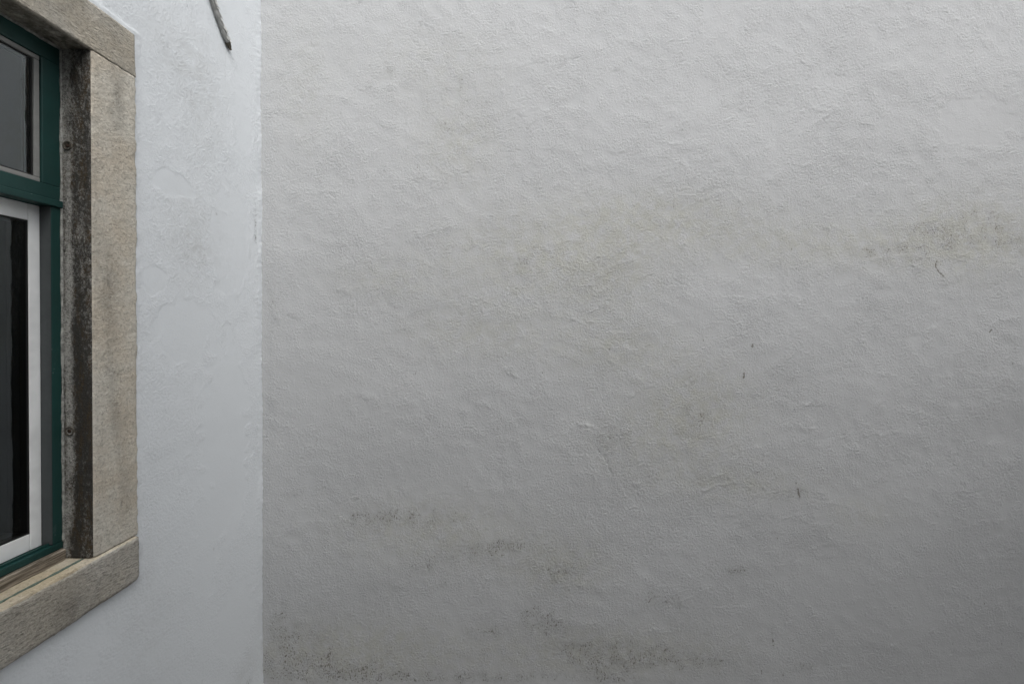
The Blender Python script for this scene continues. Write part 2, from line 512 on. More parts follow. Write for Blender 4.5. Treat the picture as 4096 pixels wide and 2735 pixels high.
ridge = [L_([(1560, 482), (1600, 462), (1650, 440), (1672, 438), (1700, 465)], .006, .0013), L_([(1290, 712), (1335, 740), (1370, 733)], .006, .0016),
    L_([(1398, 1000), (1388, 1045), (1408, 1090)], .005, -.0022), L_([(1388, 1045), (1375, 1030)], .004, -.0016), L_([(1408, 1000), (1430, 990)], .005, .0016),
    L_([(1000, 655), (1030, 690), (1055, 720)], .005, -.0008), L_([(1600, 1128), (1660, 1110), (1710, 1100)], .006, .0016), L_([(1790, 1195), (1830, 1180), (1850, 1200)], .007, .0011),
    L_([(1700, 1040), (1735, 1025), (1770, 1050)], .009, .0013), L_([(1440, 910), (1475, 890), (1500, 880)], .006, .0013), L_([(1330, 660), (1420, 600), (1520, 545)], .012, .0008),
    L_([(1790, 1300), (1840, 1270), (1900, 1245)], .008, .0010), L_([(1570, 880), (1590, 868)], .005, .0018), L_([(1740, 845), (1790, 838), (1830, 845)], .006, .0009),
    L_([(1520, 1395), (1600, 1360), (1640, 1340)], .007, .0010), L_([(1960, 600), (2060, 585), (2130, 590)], .010, .0009), L_([(2200, 850), (2235, 856)], .005, .0010),
    L_([(1180, 600), (1260, 560), (1330, 545)], .010, .0006), L_([(820, 920), (860, 905)], .006, .0008), L_([(2170, 1180), (2240, 1200), (2300, 1190)], .009, .0010)]
def ar(x, y, r, a0, a1, ns, sp, am): a, b = bw(x, y); return (a, b, r * BK, R(a0), R(a1), ns, sp, am)
arcs = [ar(1890, 330, 110, 30, 160, 7, .013, .0005), ar(1880, 300, 60, 20, 150, 5, .012, .0005), ar(2150, 140, 110, 30, 150, 6, .014, .0004), ar(1960, 480, 130, 60, 150, 6, .014, .0004),
        ar(1400, 140, 170, 60, 160, 4, .02, .0004), ar(1260, 460, 200, 60, 130, 5, .016, .00045), ar(1170, 80, 100, 40, 150, 4, .016, .0003), ar(760, 370, 80, 70, 220, 2, .02, .0005),
        ar(1650, 260, 200, 70, 140, 5, .016, .0003), ar(1550, 1500, 160, 40, 120, 6, .016, .0004), ar(2050, 520, 140, 60, 130, 5, .016, .0004), ar(1600, 640, 220, 90, 150, 6, .014, .0004),
        ar(1800, 1290, 160, 70, 160, 3, .02, .0006), ar(1230, 800, 140, 50, 140, 4, .016, .0003), ar(2230, 420, 110, 60, 160, 5, .014, .0003)]
h, fh, rg, sm = relief(U, V, STEP, 7, 110, (-1.2, 2.6, .1, 3.5), 1.0, 900, 1.0, rough_blobs, smooth_blobs, ridge, arcs)
grime = [bl(*t) for t in [
    (885, 1190, 60, 22, .75), (830, 1190, 60, 25, .45), (1010, 1185, 80, 28, .6), (1160, 1252, 50, 16, 1.05), (1090, 1265, 80, 26, .65), (985, 1300, 60, 28, .5), (880, 1350, 60, 34, .45), (1030, 1345, 60, 20, .35),
    (1218, 1408, 26, 22, 1.0), (1255, 1440, 50, 22, .8), (1120, 1448, 55, 14, .75), (1325, 1495, 45, 30, 1.15), (1390, 1520, 60, 40, .8), (1470, 1500, 60, 34, .7), (1560, 1515, 70, 30, .75), (1620, 1520, 40, 14, .8),
    (1690, 1308, 34, 10, .95), (1490, 1370, 40, 22, .6), (1550, 1385, 40, 20, .5), (1845, 1532, 32, 9, .9), (1770, 1545, 60, 10, .4), (1270, 1420, 40, 30, .5),
    (700, 1525, 90, 28, 1.05), (800, 1540, 110, 26, .9), (640, 1450, 36, 60, .55), (720, 1460, 80, 36, .5), (960, 1556, 180, 16, .8), (1200, 1555, 150, 12, .7), (1400, 1560, 120, 10, .6), (620, 1300, 20, 70, .35), (640, 1540, 60, 40, .7), (700, 1390, 90, 50, .25),
    (2130, 525, 60, 32, .72), (2070, 580, 70, 24, .6), (2180, 560, 60, 40, .45), (2290, 545, 70, 45, .7), (1985, 585, 60, 24, .5), (2220, 490, 70, 24, .45), (2120, 470, 90, 20, .25), (1940, 470, 60, 16, .3),
    (1055, 200, 8, 22, .85), (893, 165, 10, 30, .6), (1040, 300, 40, 30, .42), (1010, 290, 12, 20, .35), (1130, 180, 40, 26, .3), (800, 130, 24, 50, .3), (1250, 430, 40, 30, .25),
    (1230, 520, 60, 60, .28), (1510, 520, 70, 26, .36), (1400, 620, 60, 40, .4), (1210, 590, 40, 22, .42), (1180, 620, 50, 30, .3), (1390, 1010, 50, 70, .45), (1600, 960, 50, 40, .6), (1580, 875, 22, 20, .6), (1480, 930, 50, 30, .35), (1620, 860, 30, 20, .35), (1760, 900, 40, 16, .35),
    (1430, 800, 90, 40, .3), (1290, 1300, 60, 40, .55), (1830, 1125, 20, 22, .45), (1700, 1110, 60, 24, .35), (1790, 1130, 50, 18, .45), (1480, 1120, 80, 40, .25), (1560, 1190, 60, 30, .25), (1940, 1180, 50, 22, .3), (2030, 1190, 40, 16, .3),
    (1660, 230, 40, 30, .3), (1500, 130, 60, 40, .25), (1700, 80, 50, 40, .2), (1950, 220, 40, 30, .28), (1940, 380, 50, 40, .3), (1880, 440, 40, 24, .3), (1650, 100, 40, 40, .22), (615, 300, 12, 140, .3), (620, 620, 16, 160, .3), (616, 1000, 12, 180, .3),  # the tall narrow ones darken the wall along the corner
    (850, 380, 60, 30, .2), (760, 540, 60, 60, .18), (900, 680, 60, 40, .22), (640, 700, 40, 60, .3), (900, 1000, 30, 20, .15), (1900, 1450, 50, 30, .25), (2230, 640, 60, 30, .2), (1730, 640, 60, 30, .2), (2000, 700, 60, 40, .18)]]
ST = lambda pts, wd, k: ([bw(*p) for p in pts], wd, k)
marks = [ST([(2146, 600), (2144, 612), (2152, 624), (2167, 637)], .0042, 1.9), ST([(2146, 599), (2156, 606)], .0035, 1.3), ST([(1707, 842), (1706, 866)], .0028, 1.3), ST([(1706, 858), (1705, 868)], .0045, 2.2), ST([(1706, 868), (1704, 910)], .003, .8),
    ST([(1824, 1100), (1830, 1122)], .003, 1.2), ST([(1830, 1122), (1835, 1142)], .006, 1.7), ST([(1388, 694), (1387, 712)], .003, 1.3), ST([(1381, 700), (1387, 706)], .003, 1.1), ST([(726, 1008), (723, 1020)], .0045, 1.6),
    ST([(1545, 469), (1544, 475)], .004, 1.4), ST([(1815, 570), (1814, 573)], .005, 1.5), ST([(1725, 790), (1725, 797)], .006, 1.4), ST([(2273, 755), (2268, 762)], .004, 1.7), ST([(2320, 826), (2322, 840)], .005, 1.1),
    ST([(1775, 1470), (1776, 1482)], .0045, 2.0), ST([(1775, 1440), (1775, 1470)], .003, .6), ST([(1749, 1540), (1750, 1548)], .004, 1.5), ST([(1797, 1545), (1799, 1552)], .004, 1.6), ST([(1772, 1395), (1773, 1470)], .003, .55), ST([(1611, 770), (1612, 782)], .0035, 1.2),
    ST([(1213, 1236), (1216, 1252)], .004, 1.2), ST([(1683, 808), (1684, 814)], .004, 1.3), ST([(958, 378), (956, 390)], .004, .9), ST([(1060, 195), (1052, 215)], .005, .9), ST([(2055, 1015), (2060, 1022)], .004, .9), ST([(676, 1196), (679, 1206)], .003, .9), ST([(756, 932), (756, 938)], .003, 1.2), ST([(1605, 1335), (1606, 1350)], .003, 1.0)]
rp_ = np.random.default_rng(99)
for _ in range(230):
    a_, b_ = rp_.uniform(-1.25, 2.5), .1 + 3.3 * rp_.beta(1.1, 1.7)
    marks.append(([(a_, b_), (a_ + .002, b_ - rp_.uniform(.002, .009))], rp_.uniform(.0018, .0036), rp_.uniform(.5, 1.35)))
g = np.clip(np.maximum(np.minimum(blob_field(U, V, grime, 31, STEP) + .05, .98), stroke_field(U, V, marks, STEP, 33)), 0, 2)
tints = [bl(*t) for t in [(1500, 500, 220, 60, .6), (1200, 590, 200, 90, .5), (1050, 330, 90, 90, .4), (1900, 560, 300, 50, .5), (2230, 540, 150, 80, .75), (1390, 620, 120, 90, .5), (1100, 760, 160, 60, .4), (1420, 800, 150, 60, .45), (1600, 930, 120, 90, .5),
    (1280, 1300, 110, 60, .55), (1000, 1220, 220, 70, .5), (800, 1500, 240, 70, .7), (1400, 1500, 260, 60, .6), (1700, 1110, 160, 40, .4), (1000, 150, 160, 90, .2), (1980, 1180, 80, 40, .3), (1520, 1010, 160, 90, .35), (700, 200, 60, 160, .2), (880, 640, 120, 40, .3)]]
tn = np.clip(blob_field(U, V, tints, 41, STEP), 0, 1)
hn = np.clip(.5 + fh / .0022, 0, 1)
P = np.stack([U, D - h, V], -1)
cols = np.stack([g, tn, hn, rg], -1).astype(np.float32)
me = grid_mesh('plaster_coat', P, np.ones((U.shape[0] - 1, U.shape[1] - 1), bool), cols)
wall = empty('rendered_wall', (0.8, D, 0))
tag(wall, 'broad grey rendered wall with speckled grime patches, facing the viewer', 'wall')
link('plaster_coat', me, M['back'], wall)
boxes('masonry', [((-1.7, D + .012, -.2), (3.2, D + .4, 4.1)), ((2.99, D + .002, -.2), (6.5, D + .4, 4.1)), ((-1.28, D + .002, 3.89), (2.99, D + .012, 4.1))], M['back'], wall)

# ------------------------------------------------------------------ side wall
OY0, OY1 = .067, 1.353                        # outer edges of the stone surround
IY0, IY1 = .21, 1.210                         # opening
ZS, ZI, ZJ, ZO = H - .838, H - .690, H + .811, H + .949   # sill bottom, sill top, lintel bottom, lintel top
us = np.arange(-.2, D + .03, STEP); vz = np.arange(-.03, 3.9, STEP)
U, V = np.meshgrid(us, vz)
def sb(x, y, ry, rz, k): a, b = sw(x, y); return (a, b, ry, rz, k)
r_bl = [sb(440, 560, .10, .16, .5), sb(470, 300, .12, .2, .25), sb(380, 1330, .1, .16, .4), sb(350, 1100, .06, .3, .5), sb(400, 180, .1, .12, .4), sb(590, 700, .03, .9, .5), sb(300, 1480, .1, .12, .3), sb(420, 1530, .1, .08, .3)]
s_bl = [sb(400, 425, .09, .05, 1.0), sb(530, 560, .12, .25, .85), sb(430, 760, .14, .12, .9), sb(520, 1000, .14, .45, .9), sb(470, 1250, .07, .22, .7), sb(560, 250, .06, .3, .6), sb(540, 1420, .12, .16, .7), sb(355, 640, .05, .05, .9), sb(200, 1460, .05, .1, .6)]
LS = lambda pts, wd, am: ([sw(*p) for p in pts], wd, am)
rl = [LS([(334, 458), (370, 455), (400, 468)], .005, -.0012), LS([(505, 482), (520, 486), (532, 484)], .004, .0012), LS([(583, 460), (587, 520), (592, 590)], .006, -.0035), LS([(586, 600), (590, 640), (590, 670)], .006, .0012),
      LS([(535, 700), (530, 740)], .006, .001), LS([(505, 820), (515, 810)], .004, .0016), LS([(350, 270), (362, 285), (372, 272)], .004, -.0012), LS([(392, 1075), (405, 1068), (412, 1100)], .005, -.001), LS([(320, 640), (340, 655)], .006, .0012), LS([(596, 660), (590, 680)], .007, .003)]
h, fh, rg, sm = relief(U, V, STEP, 11, 12, (.9, 2.0, .3, 3.3), .34, 80, .5, r_bl, s_bl, rl)
# lumpy fillet where the two walls meet
ed = sstep(U, D - .055, D - .002)
h += ed * (.0008 + .0006 * fnoise(*U.shape, STEP, .035, .7, 77) + .0013 * fnoise(*U.shape, STEP, .3, .6, 78))
# the coat thins to a feather edge over the stones
h += .0012 * sstep(U, OY1 + .03, OY1) * (V > ZS) * (V < ZO + .02) * (fnoise(*U.shape, STEP, .08, .6, 79) * .5 + 1.0)
h += .0013 * sstep(V, ZO + .035, ZO + .004) * (U < OY1 + .02) * (V > ZO - .02) * (fnoise(*U.shape, STEP, .05, .6, 80) * .5 + 1.0)
gs = [sb(588, 500, .012, .12, .55), sb(585, 560, .012, .08, .5), sb(519, 135, .004, .07, .5), sb(519, 190, .006, .1, .3), sb(440, 560, .08, .12, .30), sb(380, 130, .08, .1, .28), sb(450, 170, .08, .12, .28), sb(350, 60, .08, .04, .28), sb(480, 60, .02, .06, .3),
      sb(330, 640, .03, .08, .25), sb(400, 1330, .06, .2, .12), sb(570, 1560, .05, .03, .6), sb(598, 1480, .01, .05, .5), sb(300, 1420, .02, .1, .2), sb(380, 1530, .1, .08, .22), sb(545, 560, .03, .1, .15), sb(490, 110, .05, .05, .2)]
ms = [([sw(496, 490), sw(497, 492)], .004, 1.3), ([sw(519, 112), sw(520, 150)], .003, .9), ([sw(519, 150), sw(518, 200)], .003, .5), ([sw(488, 1255), sw(488, 1262)], .003, 1.4), ([sw(461, 1578 - 15), sw(461, 1570)], .004, 1.2), ([sw(504, 470), sw(505, 473)], .003, 1.0), ([sw(354, 474), sw(354, 479)], .003, 1.0), ([sw(408, 365), sw(409, 367)], .003, 1.0)]
g = np.clip(np.maximum(blob_field(U, V, gs, 51, STEP), stroke_field(U, V, ms, STEP, 53)), 0, 2)
tn = np.clip(blob_field(U, V, [sb(440, 550, .12, .16, .55), sb(470, 250, .12, .3, .35), sb(400, 120, .14, .14, .3), sb(330, 1400, .1, .3, .2), sb(560, 1540, .06, .06, .4)], 61, STEP), 0, 1)
hn = np.clip(.5 + fh / .0022, 0, 1)
P = np.stack([WX + h, U, V], -1)
hole = lambda y, z: (y > OY0 + .01) & (y < OY1 - .006) & (z > ZS + .008) & (z < ZO - .008)
cy = .5 * (U[:-1, :-1] + U[1:, 1:]); cz = .5 * (V[:-1, :-1] + V[1:, 1:])
me = grid_mesh('plaster_coat', P, ~hole(cy, cz), np.stack([g, tn, hn, rg], -1).astype(np.float32))
swall = empty('rendered_wall', (WX, .8, 0))
tag(swall, 'white rendered side wall holding the stone-framed window', 'wall')
link('plaster_coat', me, M['side'], swall)
X0, X1 = WX - .34, WX - .013
boxes('masonry', [((X0, -3, -.2), (X1, OY0, 4.6)), ((X0, OY1, -.2), (X1, D + .01, 4.6)), ((X0, OY0, -.2), (X1, OY1, ZS)), ((X0, OY0, ZO), (X1, OY1, 4.6)),
                  ((X1, -3, -.2), (WX, -.19, 4.6)), ((X1, -.19, 3.88), (WX, D - .001, 4.6))], M['side'], swall)

# ------------------------------------------------------------------ stone surround
def stone(name, lo, hi, mats, parent, step=.006, seed=0, amp=.0012, chip=.006, facemat=None, tool=None, shape=None, stain=None, flush=False):
    """a dressed block: six gridded faces welded, edges worn, faces pitted; facemat(normal)->slot"""
    bm = bmesh.new()
    n = [max(2, int(round((hi[i] - lo[i]) / step))) for i in range(3)]
    ax = [np.linspace(lo[i], hi[i], n[i] + 1) for i in range(3)]
    vd = {}
    def vert(i, j, k):
        key = (i, j, k)
        if key not in vd: vd[key] = bm.verts.new((ax[0][i], ax[1][j], ax[2][k]))
        return vd[key]
    def side(a, b, c, fix, flip, slot):
        for p in range(n[a]):
            for q in range(n[b]):
                vv = []
                for (dp, dq) in ((0, 0), (1, 0), (1, 1), (0, 1)):
                    t = [0, 0, 0]; t[a] = p + dp; t[b] = q + dq; t[c] = fix
                    vv.append(vert(*t))
                if flip: vv.reverse()
                f = bm.faces.new(vv); f.material_index = slot; f.smooth = True
    fm = facemat or (lambda nm: 0)
    side(1, 2, 0, n[0], False, fm('+x'))
    side(1, 2, 0, 0, True, fm('-x'))
    side(0, 2, 1, 0, False, fm('-y'))
    side(0, 2, 1, n[1], True, fm('+y'))
    side(0, 1, 2, n[2], False, fm('+z'))
    side(0, 1, 2, 0, True, fm('-z'))
    ctr = [(lo[i] + hi[i]) / 2 for i in range(3)]
    off = Vector((seed * 3.7, seed * 1.3, seed * 2.1))
    for v in bm.verts:
        p = v.co.copy()
        dist = sorted(min(p[i] - lo[i], hi[i] - p[i]) for i in range(2 if flush else 3))
        edge = dist[1]                        # distance to the nearest arris for a vertex on a face
        a_ = noise.noise(p * 55 + off) * .5 + noise.noise(p * 150 + off) * .6
        if tool: a_ += tool(p)
        wv = noise.noise(p * 9 + off) * .8
        d_ = amp * (a_ + wv)
        wear = max(0.0, 1 - edge / .011) ** 2 * chip * (.25 + 1.1 * max(0.0, noise.noise(p * 24 + off) + .2) + 1.0 * max(0.0, noise.noise(p * 7 + off)))
        for i in range(3):
            if abs(p[i] - lo[i]) < 1e-6: v.co[i] += wear - d_
            elif abs(hi[i] - p[i]) < 1e-6: v.co[i] -= wear - d_
        if shape: shape(v, p)
    me = bpy.data.meshes.new(name)
    bm.normal_update()
    lay = None
    bm.to_mesh(me)
    at = me.attributes.new('stain', 'FLOAT_COLOR', 'POINT')
    buf = np.zeros((len(me.vertices), 4), np.float32); buf[:, 3] = 1
    if stain:
        for i, v in enumerate(me.vertices): buf[i, :3] = stain(v.co)
    at.data.foreach_set('color', buf.ravel())
    bm.free()
    return link(name, me, mats, parent)

sur = empty('stone_window_surround', (WX, (OY0 + OY1) / 2, ZS))
tag(sur, 'tan stone surround of lintel, jambs and sill around the green window', 'window surround')
XF = WX + .006                                # stone face, a little proud of the render
XB = WX - .24
J = .0008
def jamb_stain(p):
    return (max(0, noise.noise(Vector((p.x * 9, p.y * 14, p.z * 3.1)) + Vector((4, 2, 7)))) * .75, max(0.0, min(1.0, .55 + 1.2 * noise.noise(Vector((p.x * 30, 3.0, p.z * 2.2))))) * min(1.0, max(.35, (WX - .004 - p.x) / .06 + .7 * noise.noise(Vector((p.x * 35, 7.0, p.z * 12))))), 0)
def grit(p): return .6 * noise.noise(p * 300)
def tool_sill(p): return 1.0 * noise.noise(Vector((p.x * 30, p.y * 70 + p.z * 8, (p.z - p.y * .22) * 170)))
def tool_lint(p): return 1.0 * noise.noise(Vector((p.x * 30, (p.y + p.z) * 22, (p.z - p.y * .7) * 140)))
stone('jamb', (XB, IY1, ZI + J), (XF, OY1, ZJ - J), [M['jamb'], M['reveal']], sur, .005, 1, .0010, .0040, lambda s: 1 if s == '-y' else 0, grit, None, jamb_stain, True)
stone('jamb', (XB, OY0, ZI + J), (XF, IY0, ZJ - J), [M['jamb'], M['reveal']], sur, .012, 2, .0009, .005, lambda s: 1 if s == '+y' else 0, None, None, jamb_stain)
def lint_tone(p):
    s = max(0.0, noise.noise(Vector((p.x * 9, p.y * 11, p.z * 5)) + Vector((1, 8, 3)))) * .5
    if p.z < ZJ + .006 and p.x < XF - .006: s += .75  # whole underside of the lintel darkened
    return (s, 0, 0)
stone('lintel', (XB, OY0, ZJ + J), (XF + .0004, OY1 + .0005, ZO), [M['lintel']], sur, .0062, 3, .0009, .0030, None, tool_lint, None, lint_tone, True)
def sill_shape(v, p):                         # weathered slope on top, clipped lower corner at the end
    if p.z > ZI - .03 and p.y < IY1 + .004:
        pass
    cut = (p.y - (OY1 - .020)) + (ZS + .022 - p.z)
    if cut > 0.018 and p.y > OY1 - .03:
        k = (cut - .018) * .55
        v.co.y -= k; v.co.z += k
stone('sill', (XB, OY0, ZS), (WX + .016, OY1 - .003, ZI - J), [M['sill'], M['silltop']], sur, .0062, 4, .0012, .009, lambda s: 1 if s == '+z' else 0, tool_sill, sill_shape,
      lambda p: (max(0.0, noise.noise(Vector((p.x * 9, p.y * 7, p.z * 9)))) * .5, 0, 0))

# screw plugs let into the reveal of the far jamb
def lathe(bm, prof, axis_o, seg=20):
    rings = []
    for (r, dy) in prof:
        rings.append([bm.verts.new((axis_o[0] + r * math.cos(2 * math.pi * i / seg), axis_o[1] + dy, axis_o[2] + r * math.sin(2 * math.pi * i / seg))) for i in range(seg)])
    for a, b in zip(rings[:-1], rings[1:]):
        for i in range(seg):
            f = bm.faces.new((a[i], a[(i + 1) % seg], b[(i + 1) % seg], b[i])); f.smooth = True
    bm.faces.new(rings[-1])
for (px, py) in ((275, 585), (276, 1724)):
    z = H - (py - VY) / F * IY1
    x = (px - VX) / F * IY1
    bm = bmesh.new()
    lathe(bm, [(.0145, .004), (.0135, -.0022), (.011, -.0028), (.0095, .0004), (.0078, .0006)], (x, IY1, z))
    bmesh.ops.recalc_face_normals(bm, faces=bm.faces)
    me = bpy.data.meshes.new('plug'); bm.to_mesh(me); bm.free()
    pl = link('plug', me, M['darkhole'], sur)
    bm = bmesh.new()
    lathe(bm, [(.0062, .004), (.0056, -.0008), (.003, -.0014), (.0012, -.0012)], (x, IY1, z), 12)
    bmesh.ops.recalc_face_normals(bm, faces=bm.faces)
    me = bpy.data.meshes.new('screw_head'); bm.to_mesh(me); bm.free()
    link('screw_head', me, M['rust'], pl)

# a smear of old green paint along the sill top
bm = bmesh.new()
rng = random.Random(5)
prev = None
for i in range(60):
    y = .62 + (1.208 - .62) * i / 59
    xc = WX - .022 + .004 * noise.noise(Vector((y * 9, 0, 1)))
    wd = .0035 * max(.12, .6 + noise.noise(Vector((y * 40, 2, 0))) + (.5 if y > .98 else -.2))
    a = bm.verts.new((xc - wd, y, ZI + .0012)); b = bm.verts.new((xc + wd, y, ZI + .0012))
    if prev: bm.faces.new((prev[0], prev[1], b, a))
    prev = (a, b)
r_ = bmesh.ops.extrude_face_region(bm, geom=bm.faces[:])
for v in r_['geom']:
    if isinstance(v, bmesh.types.BMVert): v.co.z -= .004
bmesh.ops.recalc_face_normals(bm, faces=bm.faces)
me = bpy.data.meshes.new('paint_smear'); bm.to_mesh(me); bm.free()
link('paint_smear', me, M['oldgreen'], sur)

# ------------------------------------------------------------------ window
win = empty('window', (WX - .1, (IY0 + IY1) / 2, ZI))
tag(win, 'dark green framed window with white sliding sashes and a fixed upper light', 'window')
XG = WX - .081                                # green face
GB = XG - .075                                # back of the green frame
ZT = H + .808
Zt1, Zt0 = H + .403, H + .343                 # transom
ZB = H - .656                                 # underside of the green bottom rail
fr = empty('frame', (0, 0, 0)); fr.parent = win; fr.location = -win.location
e = .0005
def gbox(name, y0, y1, z0, z1, x1=XG, x0=GB, mat='green', par=fr, bv=.0025): return box(name, (x0, y0, z0), (x1, y1, z1), M[mat], par, bv)
# outer frame: stiles full height, thin below and wider around the upper light
for (ya, yb, yc, yd) in ((1.183, IY1 - .002, 1.161, 1), (IY0 + .002, .237, 1, .259)):
    gbox('stile', ya, yb, ZB + .02, Zt0 - e)
gbox('upper_stile', 1.161, IY1 - .002, Zt1 - .0005 + e, ZT - .05)
gbox('upper_stile', IY0 + .002, .259, Zt1 + e, ZT - .05)
gbox('head', IY0 + .002, IY1 - .002, ZT - .0495, ZT)
gbox('transom', IY0 + .0015, IY1 - .0015, Zt0 + .0205, Zt1, XG)
gbox('transom_lip', IY0 + .001, IY1 - .001, Zt0, Zt0 + .020, XG + .006)
gbox('bottom_rail', IY0 + .002, IY1 - .002, ZB, ZB + .0195, XG + .001)
gbox('sash_rail', IY0 + .03, 1.1825, ZB + .0195, ZB + .0255, XG - .010, XG - .016, 'green', fr, .001)
# dark sliding track on the cheek of the lower stiles and the head of the lower opening
box('track', (GB, 1.1815, ZB + .021), (XG - .0015, 1.1828, Zt0 - .0012), M['track'], fr, 0)
box('track', (GB, .2372, ZB + .021), (XG - .0015, .2385, Zt0 - .0012), M['track'], fr, 0)
# upper light: grey bead, gasket, pane
xb_ = XG - .005
ub = empty('upper_light', (0, 0, 0)); ub.parent = win; ub.location = -win.location
y0, y1, z0, z1 = .2595, 1.1605, Zt1 + .0005, ZT - .0505
bw_, xg_ = .013, XG - .0115
box('bead', (xg_, y1 - bw_, z0 + bw_), (xb_, y1, z1 - bw_), M['bead'], ub, .002)
box('bead', (xg_, y0, z0 + bw_), (xb_, y0 + bw_, z1 - bw_), M['bead'], ub, .002)
box('bead', (xg_, y0, z0), (xb_ + .0003, y1, z0 + bw_ - .0004), M['bead'], ub, .002)
box('bead', (xg_, y0, z1 - bw_ + .0004), (xb_ + .0003, y1, z1), M['bead'], ub, .002)
gk = .004
boxes('gasket', [((xg_ - .002, y1 - bw_ - gk, z0 + bw_), (xg_ + .0022, y1 - bw_ - .0002, z1 - bw_)), ((xg_ - .002, y0 + bw_, z0 + bw_), (xg_ + .0022, y0 + bw_ + gk, z1 - bw_)),
                 ((xg_ - .002, y0 + bw_ + gk, z0 + bw_), (xg_ + .002, y1 - bw_ - gk, z0 + bw_ + gk)), ((xg_ - .002, y0 + bw_ + gk, z1 - bw_ - gk), (xg_ + .002, y1 - bw_ - gk, z1 - bw_))], M['gasket'], ub)
box('pane', (xg_ - .006, y0 + .004, z0 + .004), (xg_, y1 - .004, z1 - .004), M['glass_up'], ub, 0)
# sliding sashes
def sash(yl, yr, xf):
    s = empty('sash', (0, 0, 0)); s.parent = win; s.location = -win.location
    xb = xf - .024
    zb, zt = H - .635, H + .3415
    st, rl_ = .0275, .047
    box('stile', (xb, yr - st, zb), (xf, yr, zt), M['white'], s, .002)
    box('stile', (xb, yl, zb), (xf, yl + st, zt), M['white'], s, .002)
    box('rail', (xb, yl + st + .0006, zb), (xf - .0004, yr - st - .0006, zb + rl_), M['white'], s, .002)
    box('rail', (xb, yl + st + .0006, zt - rl_), (xf - .0004, yr - st - .0006, zt), M['white'], s, .002)
    a, b, c, d = yl + st, yr - st, zb + rl_, zt - rl_
    g_ = .005
    xo = xf - .0012
    boxes('gasket', [((xb + .004, b - g_, c), (xo, b - .0003, d)), ((xb + .004, a + .0003, c), (xo, a + g_, d)), ((xb + .004, a + g_, c + .0003), (xo - .0003, b - g_, c + g_)), ((xb + .004, a + g_, d - g_), (xo - .0003, b - g_, d - .0003))], M['gasket'], s)
    box('pane', (xb + .003, a + .001, c + .001), (xf - .0032, b - .001, d - .001), M['glass_low'], s, 0)
    return s
XS = WX - .112
sash(.690, 1.1812, XS)
sash(.2388, .735, XS - .0285)
# weathered timber strip under the bottom rail
def wood_strip():
    bm = bmesh.new()
    n_ = 90
    prev = None
    for i in range(n_ + 1):
        y = IY0 + .003 + (IY1 - .008 - IY0) * i / n_
        j = lambda k: .0016 * noise.noise(Vector((y * 16, k, 0))) + .001 * noise.noise(Vector((y * 60, k, 3)))
        pr = [(XG - .02, ZI - .001), (XG + .011 + j(1), ZI - .001 + .5 * j(2)), (XG + .012 + j(3), ZB - .004 + j(4)), (XG + .006 + j(5), ZB - .0015 + j(6) * .3), (XG - .02, ZB - .001)]
        ring = [bm.verts.new((x, y, z)) for (x, z) in pr]
        if prev:
            for a in range(5):
                bm.faces.new((prev[a], ring[a], ring[(a + 1) % 5], prev[(a + 1) % 5]))
        else: bm.faces.new(ring)
        prev = ring
    bm.faces.new(prev[::-1])
    bmesh.ops.recalc_face_normals(bm, faces=bm.faces)
    me = bpy.data.meshes.new('timber_strip'); bm.to_mesh(me); bm.free()
    return link('timber_strip', me, M['wood'], win)
wood_strip()
# beads of old sealant between frame and stone
def sealant(path, nrm, r0, seed):
    bm = bmesh.new(); prev = None
    n_ = 220
    for i in range(n_ + 1):
        t = i / n_
        p = Vector(path[0]).lerp(Vector(path[1]), t)
        q = Vector((seed, t * 14, 0)); q2 = Vector((seed, t * 70, 5))
        r = r0 * max(.25, 1 + .7 * noise.noise(q) + .5 * noise.noise(q2))
        d = (Vector(path[1]) - Vector(path[0])).normalized()
        n1 = Vector(nrm); n2 = d.cross(n1)
        ring = [bm.verts.new(p + n1 * r * math.cos(a) + n2 * r * 1.2 * math.sin(a)) for a in [k * math.pi / 3 for k in range(6)]]
        if prev:
            for a in range(6):
                f = bm.faces.new((prev[a], ring[a], ring[(a + 1) % 6], prev[(a + 1) % 6])); f.smooth = True
        prev = ring
    bmesh.ops.recalc_face_normals(bm, faces=bm.faces)
    me = bpy.data.meshes.new('sealant_bead'); bm.to_mesh(me); bm.free()
    return link('sealant_bead', me, M['sealant'], win)
sealant(((XG + .001, IY1 - .001, ZB + .02), (XG + .001, IY1 - .001, ZT)), (1, 0, 0), .0032, 3)
sealant(((XG + .001, IY0 + .02, ZT + .0015), (XG + .001, IY1 - .004, ZT + .0015)), (1, 0, 0), .0036, 8)

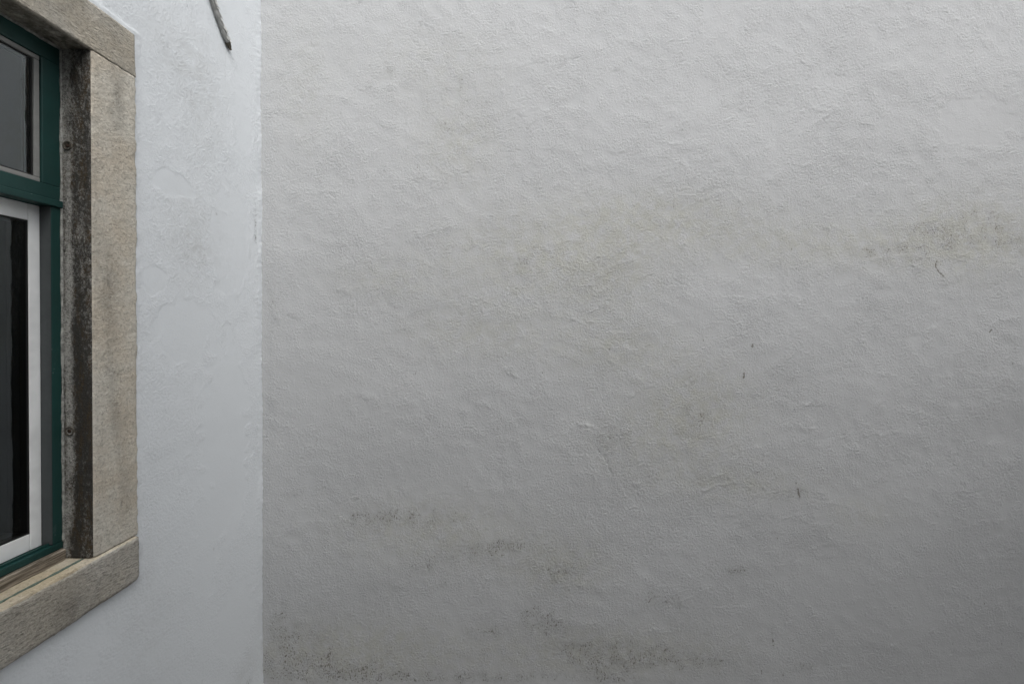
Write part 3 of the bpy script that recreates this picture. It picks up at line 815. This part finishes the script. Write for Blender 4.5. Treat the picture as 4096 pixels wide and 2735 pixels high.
# ------------------------------------------------------------------ iron rod slanting down the side wall
rod = empty('metal_rod', (WX, *sw(917 / S, 205 / S)))
tag(rod, 'weathered grey iron rod slanting down the white wall, rusty at its tip', 'rod')
path_px = [(700, -480), (745, -330), (790, -190), (822, -80), (845, 0), (862, 52), (880, 105), (899, 155), (913, 188), (919, 206)]
pts = []
for (x, y) in path_px:
    yy, zz = sw(x / S, y / S); pts.append((yy, zz))
def resample(p, n_):
    p = np.array(p); seg = np.r_[0, np.cumsum(np.hypot(*np.diff(p, axis=0).T))]
    t = np.linspace(0, seg[-1], n_)
    return np.stack([np.interp(t, seg, p[:, 0]), np.interp(t, seg, p[:, 1])], -1)
rp = resample(pts, 110)
def sweep(name, P2, rad, off, mat, parent, seed, rough=.12, cap=True):
    bm = bmesh.new(); prev = None; first = None
    N_ = 14
    for i, (y, z) in enumerate(P2):
        a_, b_ = P2[max(0, i - 1)], P2[min(len(P2) - 1, i + 1)]
        t = Vector((0, b_[0] - a_[0], b_[1] - a_[1])).normalized()
        n1 = Vector((1, 0, 0)); n2 = t.cross(n1)
        r = rad(i / (len(P2) - 1))
        ring = []
        for k in range(N_):
            an = 2 * math.pi * k / N_
            ca, sa = math.cos(an), math.sin(an)
            sq = (abs(ca) ** 3.2 + abs(sa) ** 3.2) ** (-1 / 3.2)      # squarish section
            rr = r * sq * (1 + rough * noise.noise(Vector((ca * 1.6, sa * 1.6 + seed, i * .22))) + .5 * rough * noise.noise(Vector((ca * 4, sa * 4 + seed, i * .6))))
            ring.append(bm.verts.new(Vector((WX + off, y, z)) + n1 * rr * ca * .75 + n2 * rr * sa))
        if prev:
            for k in range(N_):
                bm.faces.new((prev[k], ring[k], ring[(k + 1) % N_], prev[(k + 1) % N_]))
        else: first = ring
        prev = ring
    if cap:
        bm.faces.new(prev); bm.faces.new(first[::-1])
    bmesh.ops.recalc_face_normals(bm, faces=bm.faces)
    me = bpy.data.meshes.new(name); bm.to_mesh(me); bm.free()
    return link(name, me, mat, parent)
rp = rp + np.stack([.0018 * np.array([noise.noise(Vector((i * .09, 1, 0))) + .6 * noise.noise(Vector((i * .25, 5, 0))) for i in range(len(rp))]), np.zeros(len(rp))], -1)
bar = sweep('bar', rp[:104], lambda t: .0128 - .0018 * t + .0014 * noise.noise(Vector((t * 30, 0, 0))), .0095, M['rod'], rod, 1, .22)
# thicker old coat that ends in a ragged lip
sweep('paint_sleeve', rp[:66], lambda t: .0158 - (.001 if t > .97 else 0), .0105, M['rod'], rod, 9, .2)
sweep('tip', rp[103:], lambda t: .0112 - .0055 * t, .008, M['rodtip'], rod, 4, .5)
rng = random.Random(12)
for i in range(26):
    k = rng.randrange(62, 104)
    y, z = rp[k]
    tx = Vector((0, rp[k][0] - rp[k - 2][0], rp[k][1] - rp[k - 2][1])).normalized()
    n2 = tx.cross(Vector((1, 0, 0)))
    s = rng.uniform(-.010, .011)
    base = Vector((WX + .0200 - abs(s) * .10, y, z)) + n2 * s
    ln, wd = rng.uniform(.008, .024), rng.uniform(.0018, .0042)
    bm = bmesh.new(); prev = None
    for j in range(5):
        t = j / 4
        lift = .0035 * t * t * rng.uniform(.5, 1.2)
        c_ = base + tx * (t - .5) * ln + n2 * rng.uniform(-.0008, .0008) + Vector((lift, 0, 0))
        ww = wd * (1 - abs(2 * t - 1) ** 2 * .8)
        ring = [bm.verts.new(c_ - n2 * ww), bm.verts.new(c_ + n2 * ww), bm.verts.new(c_ + n2 * ww - Vector((.0012, 0, 0))), bm.verts.new(c_ - n2 * ww - Vector((.0012, 0, 0)))]
        if prev:
            for q in range(4): bm.faces.new((prev[q], ring[q], ring[(q + 1) % 4], prev[(q + 1) % 4]))
        else: bm.faces.new(ring[::-1])
        prev = ring
    bm.faces.new(prev)
    bmesh.ops.recalc_face_normals(bm, faces=bm.faces)
    me = bpy.data.meshes.new('paint_flake'); bm.to_mesh(me); bm.free()
    link('paint_flake', me, M['flake'], rod)

scene.render.engine = 'CYCLES'
scene.cycles.max_bounces = 6
scene.cycles.diffuse_bounces = 3
